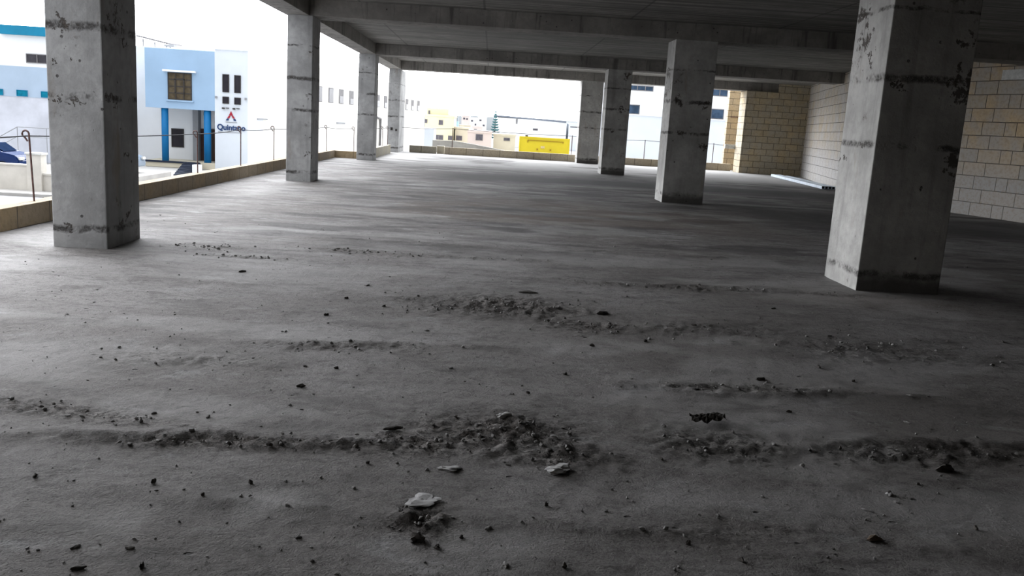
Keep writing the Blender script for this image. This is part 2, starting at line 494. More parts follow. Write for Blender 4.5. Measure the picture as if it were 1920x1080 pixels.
RUBBLE = [  # cx, cy, rx, ry, tilt, strength
    (0.15, 7.55, 0.75, 0.42, 0.0, 0.9), (0.9, 6.9, 0.35, 0.25, 0.0, 0.6), (0.08, 4.32, 0.42, 0.28, 0.1, 1.1), (-0.28, 4.12, 0.22, 0.18, 0, 0.9),
    (0.42, 4.05, 0.25, 0.18, 0, 0.8), (1.25, 4.32, 0.35, 0.22, -0.1, 0.7), (-1.1, 4.02, 0.75, 0.10, 0.06, 0.8), (-2.2, 4.35, 0.7, 0.10, -0.2, 0.7),
    (-0.2, 3.28, 0.12, 0.16, 0, 0.9), (2.35, 4.35, 0.7, 0.18, 0.1, 0.6), (1.75, 5.35, 0.7, 0.10, 0.05, 0.7), (3.2, 6.6, 0.9, 0.4, 0.05, 0.45),
    (1.9, 7.0, 1.0, 0.3, 0.1, 0.35), (-0.9, 5.9, 0.6, 0.14, 0.1, 0.5), (-1.9, 5.4, 0.6, 0.2, 0.0, 0.3), (-2.6, 9.4, 0.5, 0.10, 0, 0.6), (-1.6, 10.3, 0.5, 0.12, 0, 0.6),
    (-3.2, 9.9, 0.5, 0.2, 0, 0.5), (2.6, 9.0, 1.6, 0.14, 0.05, 0.5), (-0.6, 10.2, 1.6, 0.12, 0.04, 0.35), (1.0, 3.3, 0.5, 0.12, 0.1, 0.3),
]


def build_floor():
    ys = [-10.0, -6.0, -3.0, 0.0, 1.5, 2.2]
    y, st = 2.4, 0.020
    while y < 14:
        ys.append(y)
        y += 0.020 + 0.0045 * (y - 2.4)
    while y < 32.2:
        ys.append(y)
        y += 0.14
    ys += [32.4]
    y = 32.55
    while y < 42.6:
        ys.append(y)
        y += 0.16
    ys.append(42.8)
    xs = [-5.92, -5.8] + list(np.arange(-5.6, -4.8, 0.1)) + [-4.76] + list(np.arange(-4.7, -2.6, 0.045)) + list(np.arange(-2.6, 3.0, 0.024)) \
        + list(np.arange(3.0, 6.5, 0.045)) + list(np.arange(6.5, 14.5, 0.18)) + [14.6]
    xs, ys = np.array(xs), np.array(ys)
    X, Y = np.meshgrid(xs, ys)
    Z = (fbm(X, Y, 0.5, 3, 4) - 0.5) * 0.016 + (fbm(X * 0.7, Y * 1.2, 2.0, 11, 4) - 0.5) * 0.017 + (fbm(X, Y, 9.0, 21, 3, 0.6) - 0.5) * 0.009
    rub = np.zeros_like(X)
    for cx, cy, rx, ry, tl, s in RUBBLE:
        rub = np.maximum(rub, s * gauss(X, Y, cx, cy, rx, ry, tl))
    br = sst(fbm(X, Y, 4.0, 31, 3), 0.42, 0.6)
    hf = fbm(X, Y, 14.0, 41, 3, 0.65)
    hr = fbm(X, Y, 26.0, 45, 2, 0.6)
    Z += rub * br * (sst(hf, 0.44, 0.58) * 0.030 - 0.006) + rub * (sst(hr, 0.45, 0.58) - 0.5) * 0.017 + rub * (fbm(X, Y, 38.0, 51, 2) - 0.5) * 0.014
    # trowel ridges that run across the bay
    for yy, a, x0, x1, tl in ((5.3, 0.014, 0.9, 3.0, 0.06), (4.0, 0.016, -3.0, -0.3, 0.05), (9.05, 0.012, 0.5, 4.0, 0.04), (6.0, 0.010, -1.6, 0.2, 0.08),
                              (7.9, 0.010, -3.5, -0.6, -0.05), (11.2, 0.012, -2.5, 3.5, 0.03), (4.35, 0.012, 1.2, 3.2, 0.12), (3.35, 0.008, -1.6, 1.2, -0.08)):
        c = yy + tl * (X - x0) + (fbm(X, Y, 1.3, int(yy * 10), 3) - 0.5) * 0.5
        win = sst(X, x0 - 0.4, x0 + 0.3) * (1 - sst(X, x1 - 0.3, x1 + 0.4))
        Z += a * win * np.exp(-((Y - c) / 0.07) ** 2) * (0.4 + fbm(X, Y, 7, 61, 2))
    near = sst(Y, 1.5, 2.6)
    fall = 1 - sst(Y, 13, 20)
    Z = Z * near * (0.12 + 0.88 * fall)
    Z -= Z.max() * 0 + 0.004
    # tones: dark bands and mottling, brown soil, pale skim, painted far-end light
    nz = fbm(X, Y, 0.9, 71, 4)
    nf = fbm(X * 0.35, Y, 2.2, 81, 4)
    dark_tone = sst(X, -2.6, -0.6) * np.exp(-(np.abs(Y - 26.2 - (nz - 0.5) * 2.2 + 0.25 * np.clip(1 - X, 0, 3)) / (1.9)) ** 4)  # dark band across the floor, edges broken by noise
    dark_tone = np.maximum(dark_tone, 0.8 * sst(X, 4.8, 6.2) * np.exp(-(np.abs(Y - 18.0 - (nz - .5) * 2) / 2.4) ** 4))  # dim right side of the floor, its shade painted as darker colour
    dark_tone = np.maximum(dark_tone, 0.7 * sst(nf, 0.50, 0.64) * sst(Y, 9, 13) * (1 - sst(Y, 30, 34)))
    dark_tone = np.maximum(dark_tone, 0.75 * np.minimum(1, rub) * sst(fbm(X, Y, 3.0, 95, 3), 0.40, 0.62))
    brown = gauss(X, Y, 1.3, 16.2, 3.4, 2.4) * sst(fbm(X * .6, Y, 0.8, 91, 4), 0.4, 0.62)
    brown = np.maximum(brown, 0.7 * gauss(X, Y, 4.2, 8.9, 1.0, 0.5))
    brown = np.maximum(brown, 0.35 * rub)
    pale = 0.5 * sst(fbm(X * 0.6, Y, 1.1, 101, 5), 0.57, 0.7) * (1 - np.minimum(1, dark_tone))
    for cx, cy, rx, ry, s in ((1.0, 3.62, 0.5, 0.14, 0.55), (1.35, 3.45, 0.35, 0.12, 0.5), (-1.2, 3.15, 0.35, 0.16, 0.5), (-0.85, 3.35, 0.16, 0.14, 0.7), (1.55, 5.0, 0.35, 0.06, 0.6),
                              (0.3, 4.12, 0.12, 0.06, .7), (-0.5, 5.0, 0.25, 0.1, 0.3), (2.2, 3.3, 0.5, 0.12, 0.3), (0.2, 10.6, 3.0, 0.3, 0.35), (-2.0, 8.2, 2.0, 0.6, 0.35)):
        pale = np.maximum(pale, s * gauss(X, Y, cx, cy, rx, ry) * sst(fbm(X, Y, 3.5, 111, 4), 0.35, 0.6))
    pale = pale * 0.55
    pale = np.maximum(pale, 1.15 * sst(Y, 28.5, 34.5) * sst(fbm(X * .5, Y, 0.9, 121, 4), 0.2, 0.45) * (1 - 0.8 * np.minimum(1, dark_tone)))  # far floor painted paler, standing in for light from the far opening
    ny, nx = X.shape
    co = np.stack([X, Y, Z], -1).reshape(-1, 3).astype(np.float32)
    idx = np.arange(ny * nx).reshape(ny, nx)
    q = np.stack([idx[:-1, :-1], idx[:-1, 1:], idx[1:, 1:], idx[1:, :-1]], -1)
    xc = (X[:-1, :-1] + X[1:, 1:]) / 2
    yc = (Y[:-1, :-1] + Y[1:, 1:]) / 2
    keep = ~((xc < -4.76) & (yc > 32.4))
    q = q[keep].reshape(-1)
    me = bpy.data.meshes.new('floor')
    nf_ = len(q) // 4
    me.vertices.add(len(co))
    me.vertices.foreach_set('co', co.reshape(-1))
    me.loops.add(len(q))
    me.loops.foreach_set('vertex_index', q.astype(np.int32))
    me.polygons.add(nf_)
    me.polygons.foreach_set('loop_start', np.arange(0, len(q), 4, dtype=np.int32))
    me.polygons.foreach_set('loop_total', np.full(nf_, 4, dtype=np.int32))
    me.update()
    me.validate()
    at_ = me.attributes.new('floor_tones', 'FLOAT_COLOR', 'POINT')
    cc = np.stack([np.clip(dark_tone, 0, 1), np.clip(brown, 0, 1), np.clip(pale, 0, 1), np.clip(rub, 0, 1)], -1).reshape(-1).astype(np.float32)
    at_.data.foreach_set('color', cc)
    me.polygons.foreach_set('use_smooth', np.ones(len(me.polygons), dtype=bool))
    me.materials.append(M['floor'])
    o = bpy.data.objects.new('floor', me)
    COL.objects.link(o)
    b = MB()
    b.prism([(-5.92, -10), (14.6, -10), (14.6, 42.8), (-4.76, 42.8), (-4.76, 32.4), (-5.92, 32.4)], -0.40, -0.06)
    o['_o'] = (0, 0, 0)
    b.build('slab_edge', 'beam', o)
    HX, HY, HZ = xs, ys, Z

    def height(x, y):
        i = min(max(np.searchsorted(HX, x) - 1, 0), len(HX) - 2)
        j = min(max(np.searchsorted(HY, y) - 1, 0), len(HY) - 2)
        return float(HZ[j:j + 2, i:i + 2].max())
    return struct(o), height


floor, floor_h = build_floor()

# ---- ceiling slab
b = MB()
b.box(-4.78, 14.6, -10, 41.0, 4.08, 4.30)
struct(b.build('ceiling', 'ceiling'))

# ---- block walls
COR = (11.15, 25.3)
def wall_line(p0, p1, th, z0, z1, mb):
    a, c = Vector((*p0, 0)), Vector((*p1, 0))
    d = (c - a).normalized()
    n = Vector((d.y, -d.x, 0)) * th
    mb.prism([(a.x, a.y), (c.x, c.y), (c.x + n.x, c.y + n.y), (a.x + n.x, a.y + n.y)], z0, z1)


b = MB()
wall_line((14.35, 39.88), COR, -0.25, -0.01, 4.08, b)
struct(b.build('wall_right', 'wall_pale'))
b = MB()
wall_line((COR[0] + .02, COR[1] - .07), (12.53, 21.17), -0.25, -0.01, 4.08, b)
wall_line((12.53, 21.17), (12.82, 20.25), -0.25, -0.01, 3.70, b)
o = struct(b.build('wall_corner', 'wall_k'))
q = MB()
pa, pb = Vector((12.42, 21.5)), Vector((12.78, 20.4))
dv = (pb - pa).normalized(); nn = Vector((-dv.y, dv.x)) * -0.012
q.prism([(pa.x, pa.y), (pb.x, pb.y), (pb.x + nn.x, pb.y + nn.y), (pa.x + nn.x, pa.y + nn.y)], 3.36, 3.60)
q.build('cement_patch', 'plank', o)
b = MB()
b.box(13.05, 14.6, 19.95, 20.2, -0.01, 3.70)
b.box(14.6, 14.85, -10, 20.2, -0.01, 4.08)
struct(b.build('wall_side', 'wall_k'))
b = MB()
b.box(-4.2, 14.6, -10.25, -10, -0.01, 4.08)
struct(b.build('wall_behind', 'wall_k'))
b = MB()
b.box(-5.92, -5.68, -10, 5.8, -0.01, 4.08)  # unseen wall, added and lengthened to cut light on the near floor
b.box(-5.68, -4.2, -10.25, -10, -0.01, 4.08)
struct(b.build('wall_left_added', 'wall_k'))
b = MB()
b.box(11.47, 14.75, 39.9, 40.9, -0.01, 3.71)
b.box(12.95, 14.75, 39.9, 40.9, 3.71, 4.08)
struct(b.build('wall_back', 'wall_j'))
b = MB()
b.box(11.36, 13.2, 42.35, 42.65, -0.01, 4.5)
struct(b.build('wall_return', 'wall_i'))

# ================================================================== COLUMNS AND BEAMS
ZB = 3.71
def column(x0, x1, y0, y1, label, top=ZB, group=None):
    b = MB()
    b.box(x0, x1, y0, y1, -0.02, top, 0.012)
    return tag(b.build('concrete_column', 'column_inner' if x0 > 0 else 'column', None, ((x0 + x1) / 2, (y0 + y1) / 2, 0)), label, 'column')


column(-4.68, -4.10, 9.41, 10.30, 'tall grey concrete column at the far left, nearest of the row along the open edge')
column(-4.70, -4.13, 20.25, 21.12, 'second grey concrete column of the left row, just right of the blue and white office')
column(-4.80, -4.21, 31.50, 32.38, 'third concrete column of the left row, standing where the low curb steps inwards')
cd_ = column(-4.74, -4.22, 40.10, 42.5, 'farthest column of the left row, deep pier with a pale right side')
b = MB()
b.box(-4.60, -4.50, 40.085, 40.099, 0.98, 1.11)
b.build('wall_socket', 'frame_dark', cd_)
b = MB()
b.box(-4.38, -4.30, 40.085, 40.099, 0.95, 1.05)
b.build('wall_socket', 'frame_dark', cd_)
column(4.16, 5.10, 9.40, 10.33, 'broad concrete column at the right, nearest to the viewer, pale left face and dark front')
column(4.08, 5.05, 20.27, 21.15, 'second concrete column of the inner row, with pale left side and black stained foot')
column(4.03, 4.89, 31.50, 32.38, 'third concrete column of the inner row, brown stained at its foot')
column(3.98, 4.97, 40.10, 40.98, 'farthest broad concrete column of the inner row, right of the yellow container', top=ZB)

b = MB()
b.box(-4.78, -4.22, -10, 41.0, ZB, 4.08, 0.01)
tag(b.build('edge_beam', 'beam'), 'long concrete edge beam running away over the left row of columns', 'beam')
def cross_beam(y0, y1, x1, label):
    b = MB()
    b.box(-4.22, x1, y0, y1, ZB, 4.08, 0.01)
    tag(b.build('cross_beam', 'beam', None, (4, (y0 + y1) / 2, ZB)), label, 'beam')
cross_beam(-1.2, -0.3, 14.6, 'concrete cross beam overhead behind the viewer')
cross_beam(9.41, 10.30, 14.6, 'nearest concrete cross beam, above the two nearest columns and over the frame')
cross_beam(20.27, 21.15, 14.6, 'dark concrete cross beam resting on the second pair of columns, nearest beam in view')
cross_beam(31.50, 32.38, 12.50, 'concrete cross beam on the third pair of columns, ending at the limestone wall')
cross_beam(40.10, 40.98, 12.95, 'farthest concrete cross beam, above the opening with the yellow container')

# ================================================================== CURB, RODS, ROPES
CH = 0.265
b = MB(); b.box(-5.90, -5.68, 5.8, 32.17, -0.02, CH, 0.006)
tag(b.build('block_curb', 'curb', None, (-5.79, 15, 0)), 'long low curb of brown limestone blocks along the left open edge', 'curb')
b = MB(); b.box(-5.90, -4.81, 32.17, 32.38, -0.02, 0.25, 0.006)
tag(b.build('block_curb', 'curb', None, (-5.3, 32.2, 0)), 'short low curb running across to the third left column', 'curb')
b = MB(); b.box(-4.66, -4.44, 32.38, 39.0, -0.02, 0.36, 0.006)
tag(b.build('block_curb', 'curb_pale', None, (-4.55, 35.7, 0)), 'pale low curb between the third and the farthest left column', 'curb')
b = MB(); b.box(-3.82, -2.56, 41.30, 41.52, -0.02, 0.32, 0.006)
tag(b.build('block_curb', 'curb_pale', None, (-3.2, 41.4, 0)), 'short grey stub of curb left of the gap in the far edge', 'curb')
b = MB(); b.box(-2.17, 11.46, 41.30, 41.52, -0.02, 0.33, 0.006)
tag(b.build('block_curb', 'curb_far', None, (4.4, 41.4, 0)), 'long far curb of brown blocks below the yellow container', 'curb')
b = MB(); b.box(-2.54, -2.19, 41.55, 41.95, -0.02, 0.36, 0.01)
tag(b.build('low_pier', 'cream', None, (-2.37, 41.75, 0)), 'small pale block standing in the gap of the far curb', 'pier')


def rod(x, y, z0, label, h=1.12, lean=0.0, loop=True, r=0.012, gap=False):
    t = thing('iron_rod', label, 'rod', (x, y, z0))
    b = MB()
    b.tube([(x, y, z0 - 0.01), (x + lean * 0.5, y, (z0 + h) / 2), (x + lean, y, h)], r, 8)
    b.build('shaft', 'rust', t)
    if loop:
        R = 0.042
        b = MB()
        pts = [(x + lean - R + R * math.cos(a), y, h + R * math.sin(a)) for a in [k * math.pi / 10 for k in range(0, 15)]]
        pts.append((pts[-1][0] + 0.035, y, pts[-1][2] - 0.05))
        b.tube(pts, r, 8)
        b.build('hook_loop', 'rust', t)
    return t


XR = -5.79
rod(XR, 6.3, CH, 'iron rod on the left curb, before the nearest column and outside the frame')
rod(XR, 11.2, CH, 'rusty iron rod with a hooked top, at the far left beside the nearest column', h=1.11, lean=-0.03)
rod(XR, 17.45, CH, 'thin iron rod standing in front of the dark doorway of the blue office', h=1.05)
rod(XR, 20.45, CH, 'grey iron rod in front of the blue lettering on the white office', h=1.12)
rod(XR, 23.55, CH, 'hooked iron rod left of the second left column', h=1.11)
rod(-5.80, 31.1, CH, 'hooked iron rod at the corner where the curb turns across', h=1.11)
rod(-5.02, 32.27, 0.25, 'iron rod just left of the third left column', h=1.10)
rod(-4.55, 36.9, 0.36, 'iron rod in the middle of the pale curb past the third left column', h=1.12)
rod(-4.55, 38.7, 0.36, 'iron rod close in front of the farthest left column', h=1.12)
rod(-1.82, 41.41, 0.33, 'iron rod at the left end of the long far curb', h=1.24, r=0.02, loop=False)
rod(3.83, 41.41, 0.33, 'iron rod on the far curb, left of the farthest inner column', h=1.22, r=0.02, loop=False)
rod(7.30, 41.41, 0.33, 'iron rod on the far curb between the second and third inner columns', h=1.22, r=0.018, loop=False)
rod(10.58, 41.41, 0.33, 'iron rod on the far curb beside the pale stone return wall', h=1.26, r=0.018, loop=False)


def rope(pts, sag, label, r=0.008):
    b = MB()
    out = []
    for (p, q) in zip(pts[:-1], pts[1:]):
        for k in range(12):
            t = k / 12
            v = Vector(p).lerp(Vector(q), t)
            v.z -= sag * 4 * t * (1 - t)
            out.append(v)
    out.append(Vector(pts[-1]))
    b.tube(out, r, 6)
    tag(b.build('guard_rope', 'rope', None, tuple(pts[0])), label, 'rope')


HK = 0.03
rope([(XR - HK, 6.3, 1.09), (XR - HK - .03, 11.2, 1.085), (XR - HK, 17.45, 1.03), (XR - HK, 20.45, 1.09), (XR - HK, 23.55, 1.08), (-5.83, 31.1, 1.08), (-5.05, 32.27, 1.07)], 0.025,
     'dark guard rope strung between the rods along the left edge', 0.009)
rope([(-4.58, 32.50, 1.10), (-4.58, 36.9, 1.11), (-4.58, 38.7, 1.10), (-4.58, 40.09, 1.10)], 0.02, 'short guard rope between the third and farthest left columns', 0.011)
rope([(-4.21, 41.41, 1.12), (-1.82, 41.375, 1.20), (3.83, 41.375, 1.19), (7.30, 41.375, 1.19), (10.58, 41.375, 1.22), (11.20, 41.41, 1.22)], 0.03, 'long guard rope across the far opening above the curb', 0.012)

b = MB(); b.box(10.99, 12.10, 40.90, 40.99, 1.05, 1.25, 0.005)
tag(b.build('plank', 'plank', None, (11.6, 40.95, 1.05)), 'pale horizontal plank fixed across the narrow gap by the stone return wall', 'plank')
b = MB(); b.tube([(11.50, 42.335, 2.55), (12.33, 42.335, 2.58)], 0.02, 8)
tag(b.build('iron_bar', 'rust', None, (11.5, 42.33, 2.55)), 'short thin iron bar across the stone return wall, above the pale plank', 'bar')

# steel box sections lying by the right wall
def box_section(off, lift, length, label):
    p0 = Vector((11.56 + off, 29.9 + 0.1 * off, 0.012 + lift))
    d = Vector((0.77, 7.93 * length, 0)).normalized()
    n = Vector((d.y, -d.x, 0))
    up = Vector((0, 0, 1))
    w_, h_, L = 0.11, 0.10, 8.0 * length
    t = thing('steel_section', label, 'steel section', tuple(p0))
    b = MB()
    for (a0, a1, c0, c1) in ((0, w_, 0, 0.008), (0, w_, h_ - 0.008, h_), (0, 0.008, 0.008, h_ - 0.008), (w_ - 0.008, w_, 0.008, h_ - 0.008)):
        lo = [p0 + n * a + up * c for a, c in ((a0, c0), (a1, c0), (a1, c1), (a0, c1))]
        b.sweep(lo, [v + d * L for v in lo])
    b.build('section_wall', 'galv', t)
    b = MB()
    lo = [p0 + d * 0.06 + n * a + up * c for a, c in ((0.009, 0.009), (w_ - 0.009, 0.009), (w_ - 0.009, h_ - 0.009), (0.009, h_ - 0.009))]
    b.sweep(lo, [v + d * (L - 0.12) for v in lo])
    b.build('shade_plug', 'bore_shade', t)  # solid dark plug painted as the shade inside the tube


for i, (of, lf, ln) in enumerate(((0, 0, 1.0), (0.125, 0, 0.97), (0.25, 0, 0.98), (0.375, 0, 0.9))):
    box_section(of, lf, ln, ('pale steel box section on the floor by the limestone wall, outermost of the bundle',
                             'pale steel box section lying second from the outside of the bundle by the wall',
                             'pale steel box section lying third from the outside of the bundle by the wall',
                             'pale steel box section in the bundle, the one nearest the limestone wall')[i])

# ================================================================== LOOSE DEBRIS ON THE FLOOR
def lump(bm, c, sx, sy, sz, seed, sub=2, rot=0.0, rough=0.35):
    r = random.Random(seed)
    g = bmesh.ops.create_icosphere(bm, subdivisions=sub, radius=1)
    ph = [r.uniform(0, 6.28) for _ in range(9)]
    ca, sa = math.cos(rot), math.sin(rot)
    for v in g['verts']:
        x, y, z = v.co
        k = 1 + rough * (math.sin(3.1 * x + ph[0]) * math.sin(2.7 * y + ph[1]) + 0.6 * math.sin(6.3 * z + ph[2] + 4 * x) * math.sin(5.2 * y + ph[3])) + r.uniform(-1, 1) * rough * 0.35
        x, y, z = x * k * sx, y * k * sy, max(-0.5, z * k) * sz
        v.co = (c[0] + x * ca - y * sa, c[1] + x * sa + y * ca, c[2] + z)


def chip(x, y, sx, sy, sz, mat, seed, label, name='concrete_chip', cat='chip', group=None, rot=None, sub=2):
    b = MB()
    h = floor_h(x, y)
    lump(b.bm, (x, y, h + sz * 0.45), sx, sy, sz, seed, sub, rnd.uniform(0, 3) if rot is None else rot)
    return tag(b.build(name, mat, None, (x, y, h)), label, cat, group)


def crumpled_scrap(x, y, label):
    b = MB()
    h = floor_h(x, y)
    r = random.Random(4)
    g = {}
    nx, ny = 13, 7
    for i in range(nx):
        for j in range(ny):
            u, v = i / (nx - 1) - .5, j / (ny - 1) - .5
            e = 1 - 0.6 * abs(u)
            g[i, j] = b.bm.verts.new((x + 0.20 * u, y + 0.13 * v * e + 0.02 * math.sin(5 * u), h + 0.012 + 0.022 * abs(math.sin(9 * u + 5 * v)) + 0.03 * (0.5 - abs(v)) + r.uniform(0, .012)))
    for i in range(nx - 1):
        for j in range(ny - 1):
            b.bm.faces.new((g[i, j], g[i + 1, j], g[i + 1, j + 1], g[i, j + 1]))
    ret = bmesh.ops.solidify(b.bm, geom=list(b.bm.faces), thickness=0.006)
    return tag(b.build('crumpled_scrap', 'crumb_dark', None, (x, y, h)), label, 'scrap')


def fl(u, v):
    p = on_floor(u, v)
    return p.x, p.y


crumpled_scrap(*fl(1326, 792), 'crumpled dark brown scrap lying right of the middle in the foreground')
FLAKES = [fl(*q) for q in ((1640, 1010), (783, 1014), (1772, 879), (990, 548), (1130, 588), (793, 942), (1047, 882), (845, 879), (945, 785), (1326, 792))]
def flake(u, v, sx, sy, sz, seed, label, mat='crumb_pale', rot=0.2):
    x, y = fl(u, v)
    chip(x, y, sx, sy, sz, mat, seed, label, 'mortar_flake', 'flake', None, rot, 3)
flake(793, 942, 0.062, 0.055, 0.008, 1, 'pale jagged mortar flake left of centre near the bottom, above a dark clod', rot=0.5)
flake(1047, 882, 0.060, 0.048, 0.014, 2, 'flat pale grey mortar flake right of the rubble patch in the near centre')
flake(845, 879, 0.045, 0.026, 0.010, 3, 'small pale mortar flake below the left part of the near rubble patch')
flake(945, 785, 0.040, 0.022, 0.016, 12, 'pale mortar flake at the top of the near rubble patch')
x, y = fl(1640, 1010); chip(x, y, 0.038, 0.018, 0.014, 'crumb_brown', 4, 'small brown clod near the bottom right corner', 'soil_clod', 'clod', rot=0.1)
x, y = fl(1667, 925); chip(x, y, 0.020, 0.014, 0.012, 'crumb_pale', 5, 'small whitish chip at the lower right, beside a thin pale sliver', rot=0.7)
x, y = fl(1626, 955); chip(x, y, 0.030, 0.005, 0.005, 'crumb_pale', 6, 'thin pale sliver at the lower right, between a whitish chip and a brown clod', 'sliver', 'sliver', rot=-0.6)
x, y = fl(783, 1014); chip(x, y, 0.034, 0.028, 0.018, 'crumb_dark', 7, 'dark clod below the pale jagged flake near the bottom', 'soil_clod', 'clod', rot=0.2)
x, y = fl(990, 548); chip(x, y, 0.085, 0.03, 0.012, 'crumb_dark', 8, 'flat dark chip at the back of the far rubble patch in the middle', rot=0.0)
x, y = fl(1130, 588); chip(x, y, 0.06, 0.03, 0.018, 'crumb_dark', 9, 'dark chip at the right end of the far rubble patch', rot=0.2)
x, y = fl(1772, 879); chip(x, y, 0.05, 0.026, 0.02, 'crumb_dark', 10, 'dark clod near the right edge, in front of the nearest right column', 'soil_clod', 'clod', rot=0.1)
x, y = fl(1425, 712); chip(x, y, 0.035, 0.02, 0.012, 'crumb_dark', 11, 'small dark chip behind the crumpled brown scrap, slightly to its right', rot=0.1)

# countable dark chips scattered over the near floor
CHIPS = [(142, 1026, .024, .012), (148, 1066, .030, .010), (265, 1062, .022, .012), (243, 1027, .02, .012), (66, 893, .022, .010), (288, 906, .014, .010), (663, 915, .012, .02), (380, 930, .012, .010),
         (565, 724, .028, .014), (845, 690, .022, .018), (505, 841, .02, .012), (735, 810, .05, .014), (390, 782, .02, .010), (572, 685, .02, .012), (1024, 948, .010, .010), (915, 992, .018, .012),
         (865, 1010, .012, .012), (1058, 1062, .014, .014), (948, 1060, .02, .014), (820, 1028, .014, .012), (630, 690, .02, .010), (752, 800, .012, .010), (990, 738, .014, .012), (1210, 640, .03, .016),
         (1555, 630, .03, .014), (1450, 580, .03, .012), (1560, 660, .03, .014), (1705, 745, .028, .014), (1600, 715, .022, .012), (1535, 690, .03, .012), (1700, 790, .026, .014), (1880, 640, .03, .014),
         (1775, 640, .02, .012), (1720, 905, .02, .012), (1480, 770, .022, .010), (1575, 840, .016, .010), (1650, 650, .02, .010), (720, 575, .03, .014), (650, 560, .026, .012), (535, 620, .03, .012),
         (690, 535, .04, .012), (612, 590, .026, .012), (125, 590, .03, .014), (292, 682, .022, .010), (455, 510, .05, .012), (745, 480, .05, .012), (1175, 555, .03, .012), (1300, 610, .03, .014),
         (1370, 640, .03, .014), (1060, 700, .022, .012), (1110, 650, .026, .012), (800, 620, .03, .012), (690, 870, .010, .010), (470, 905, .012, .010), (560, 1005, .014, .010), (1240, 860, .016, .012),
         (1290, 1020, .012, .010), (1430, 930, .012, .010), (1390, 1050, .018, .012), (1830, 990, .014, .010)]
for k, (u, v, sx, sy) in enumerate(CHIPS):
    x, y = fl(u, v)
    chip(x, y, sx * .8, sy * .7, 0.006 + 0.003 * (k % 3), 'crumb_dark' if k % 3 else 'crumb', 100 + k, 'small dark chip of concrete lying loose on the dusty floor',
         'concrete_chip', 'chip', 'loose dark chips on the floor', sub=2)

b = MB()
rr = random.Random(5)
def crumb_at(x, y, s, k):
    if any(math.hypot(x - fx, y - fy) < 0.085 + s for fx, fy in FLAKES):
        return
    lump(b.bm, (x, y, floor_h(x, y) + s * 0.3), s * rr.uniform(.7, 1.5), s * rr.uniform(.6, 1.1), s * rr.uniform(.5, .9), k, 1, rr.uniform(0, 3), 0.3)
k = 0
for cx, cy, rx, ry, tl, st in RUBBLE:
    for _ in range(int(70 * st * math.sqrt(rx * ry / 0.1))):
        x = rr.gauss(cx, rx * 0.6); y = rr.gauss(cy, ry * 0.6) + tl * (x - cx)
        if 2.5 < y < 15:
            crumb_at(x, y, rr.choice((0.003, 0.004, 0.005, 0.007, 0.010)) * (1 + 0.06 * y), k); k += 1
for _ in range(700):
    y = 2.6 + 10 * rr.random() ** 1.6
    x = rr.uniform(-0.62, 0.62) * y
    if x > -5.4:
        crumb_at(x, y, rr.choice((0.003, 0.004, 0.005, 0.007)) * (1 + 0.05 * y), k); k += 1
o = tag(b.build('mortar_crumbs', 'crumb'), 'fine grey mortar crumbs and grit strewn over the floor', 'grit')
o['kind'] = 'stuff'

# ================================================================== OUTSIDE
GZ = -2.6
b = MB(); b.box(-300, 300, -30, 700, GZ - 0.5, GZ - 0.02)
struct(b.build('ground', 'ground'))
b = MB()
b.prism([(-60, -20), (-7, -20), (-7, 44), (-14, 44), (-16, 36.6), (-60, 36.6)], GZ - 0.02, GZ)
struct(b.build('road', 'asphalt'))
b = MB()
b.box(-60, -16.5, 36.65, 38.0, GZ - 0.02, GZ + 0.13)
struct(b.build('pavement', 'pavement'))

# ---- boundary wall across the street
t = thing('boundary_wall', 'low whitish boundary wall with a square pillar, across the street at far left', 'wall', (-19.5, 38.1, GZ))
b = MB(); b.box(-40, -19.83, 38.0, 38.2, GZ, -1.42); b.box(-40, -19.83, 37.95, 38.25, -1.42, -1.36); b.build('wall_panel', 'boundary', t)
b = MB(); b.box(-19.83, -19.22, 37.85, 38.35, GZ, -0.92, 0.01); b.build('pillar', 'boundary', t)
b = MB(); b.box(-19.88, -19.17, 37.80, 38.40, -0.92, -0.84, 0.01); b.build('pillar_cap', 'plank', t)
b = MB(); b.box(-19.22, -16.2, 38.0, 38.2, GZ, -1.78); b.box(-19.22, -16.2, 37.95, 38.25, -1.78, -1.70); b.build('wall_panel', 'boundary', t)

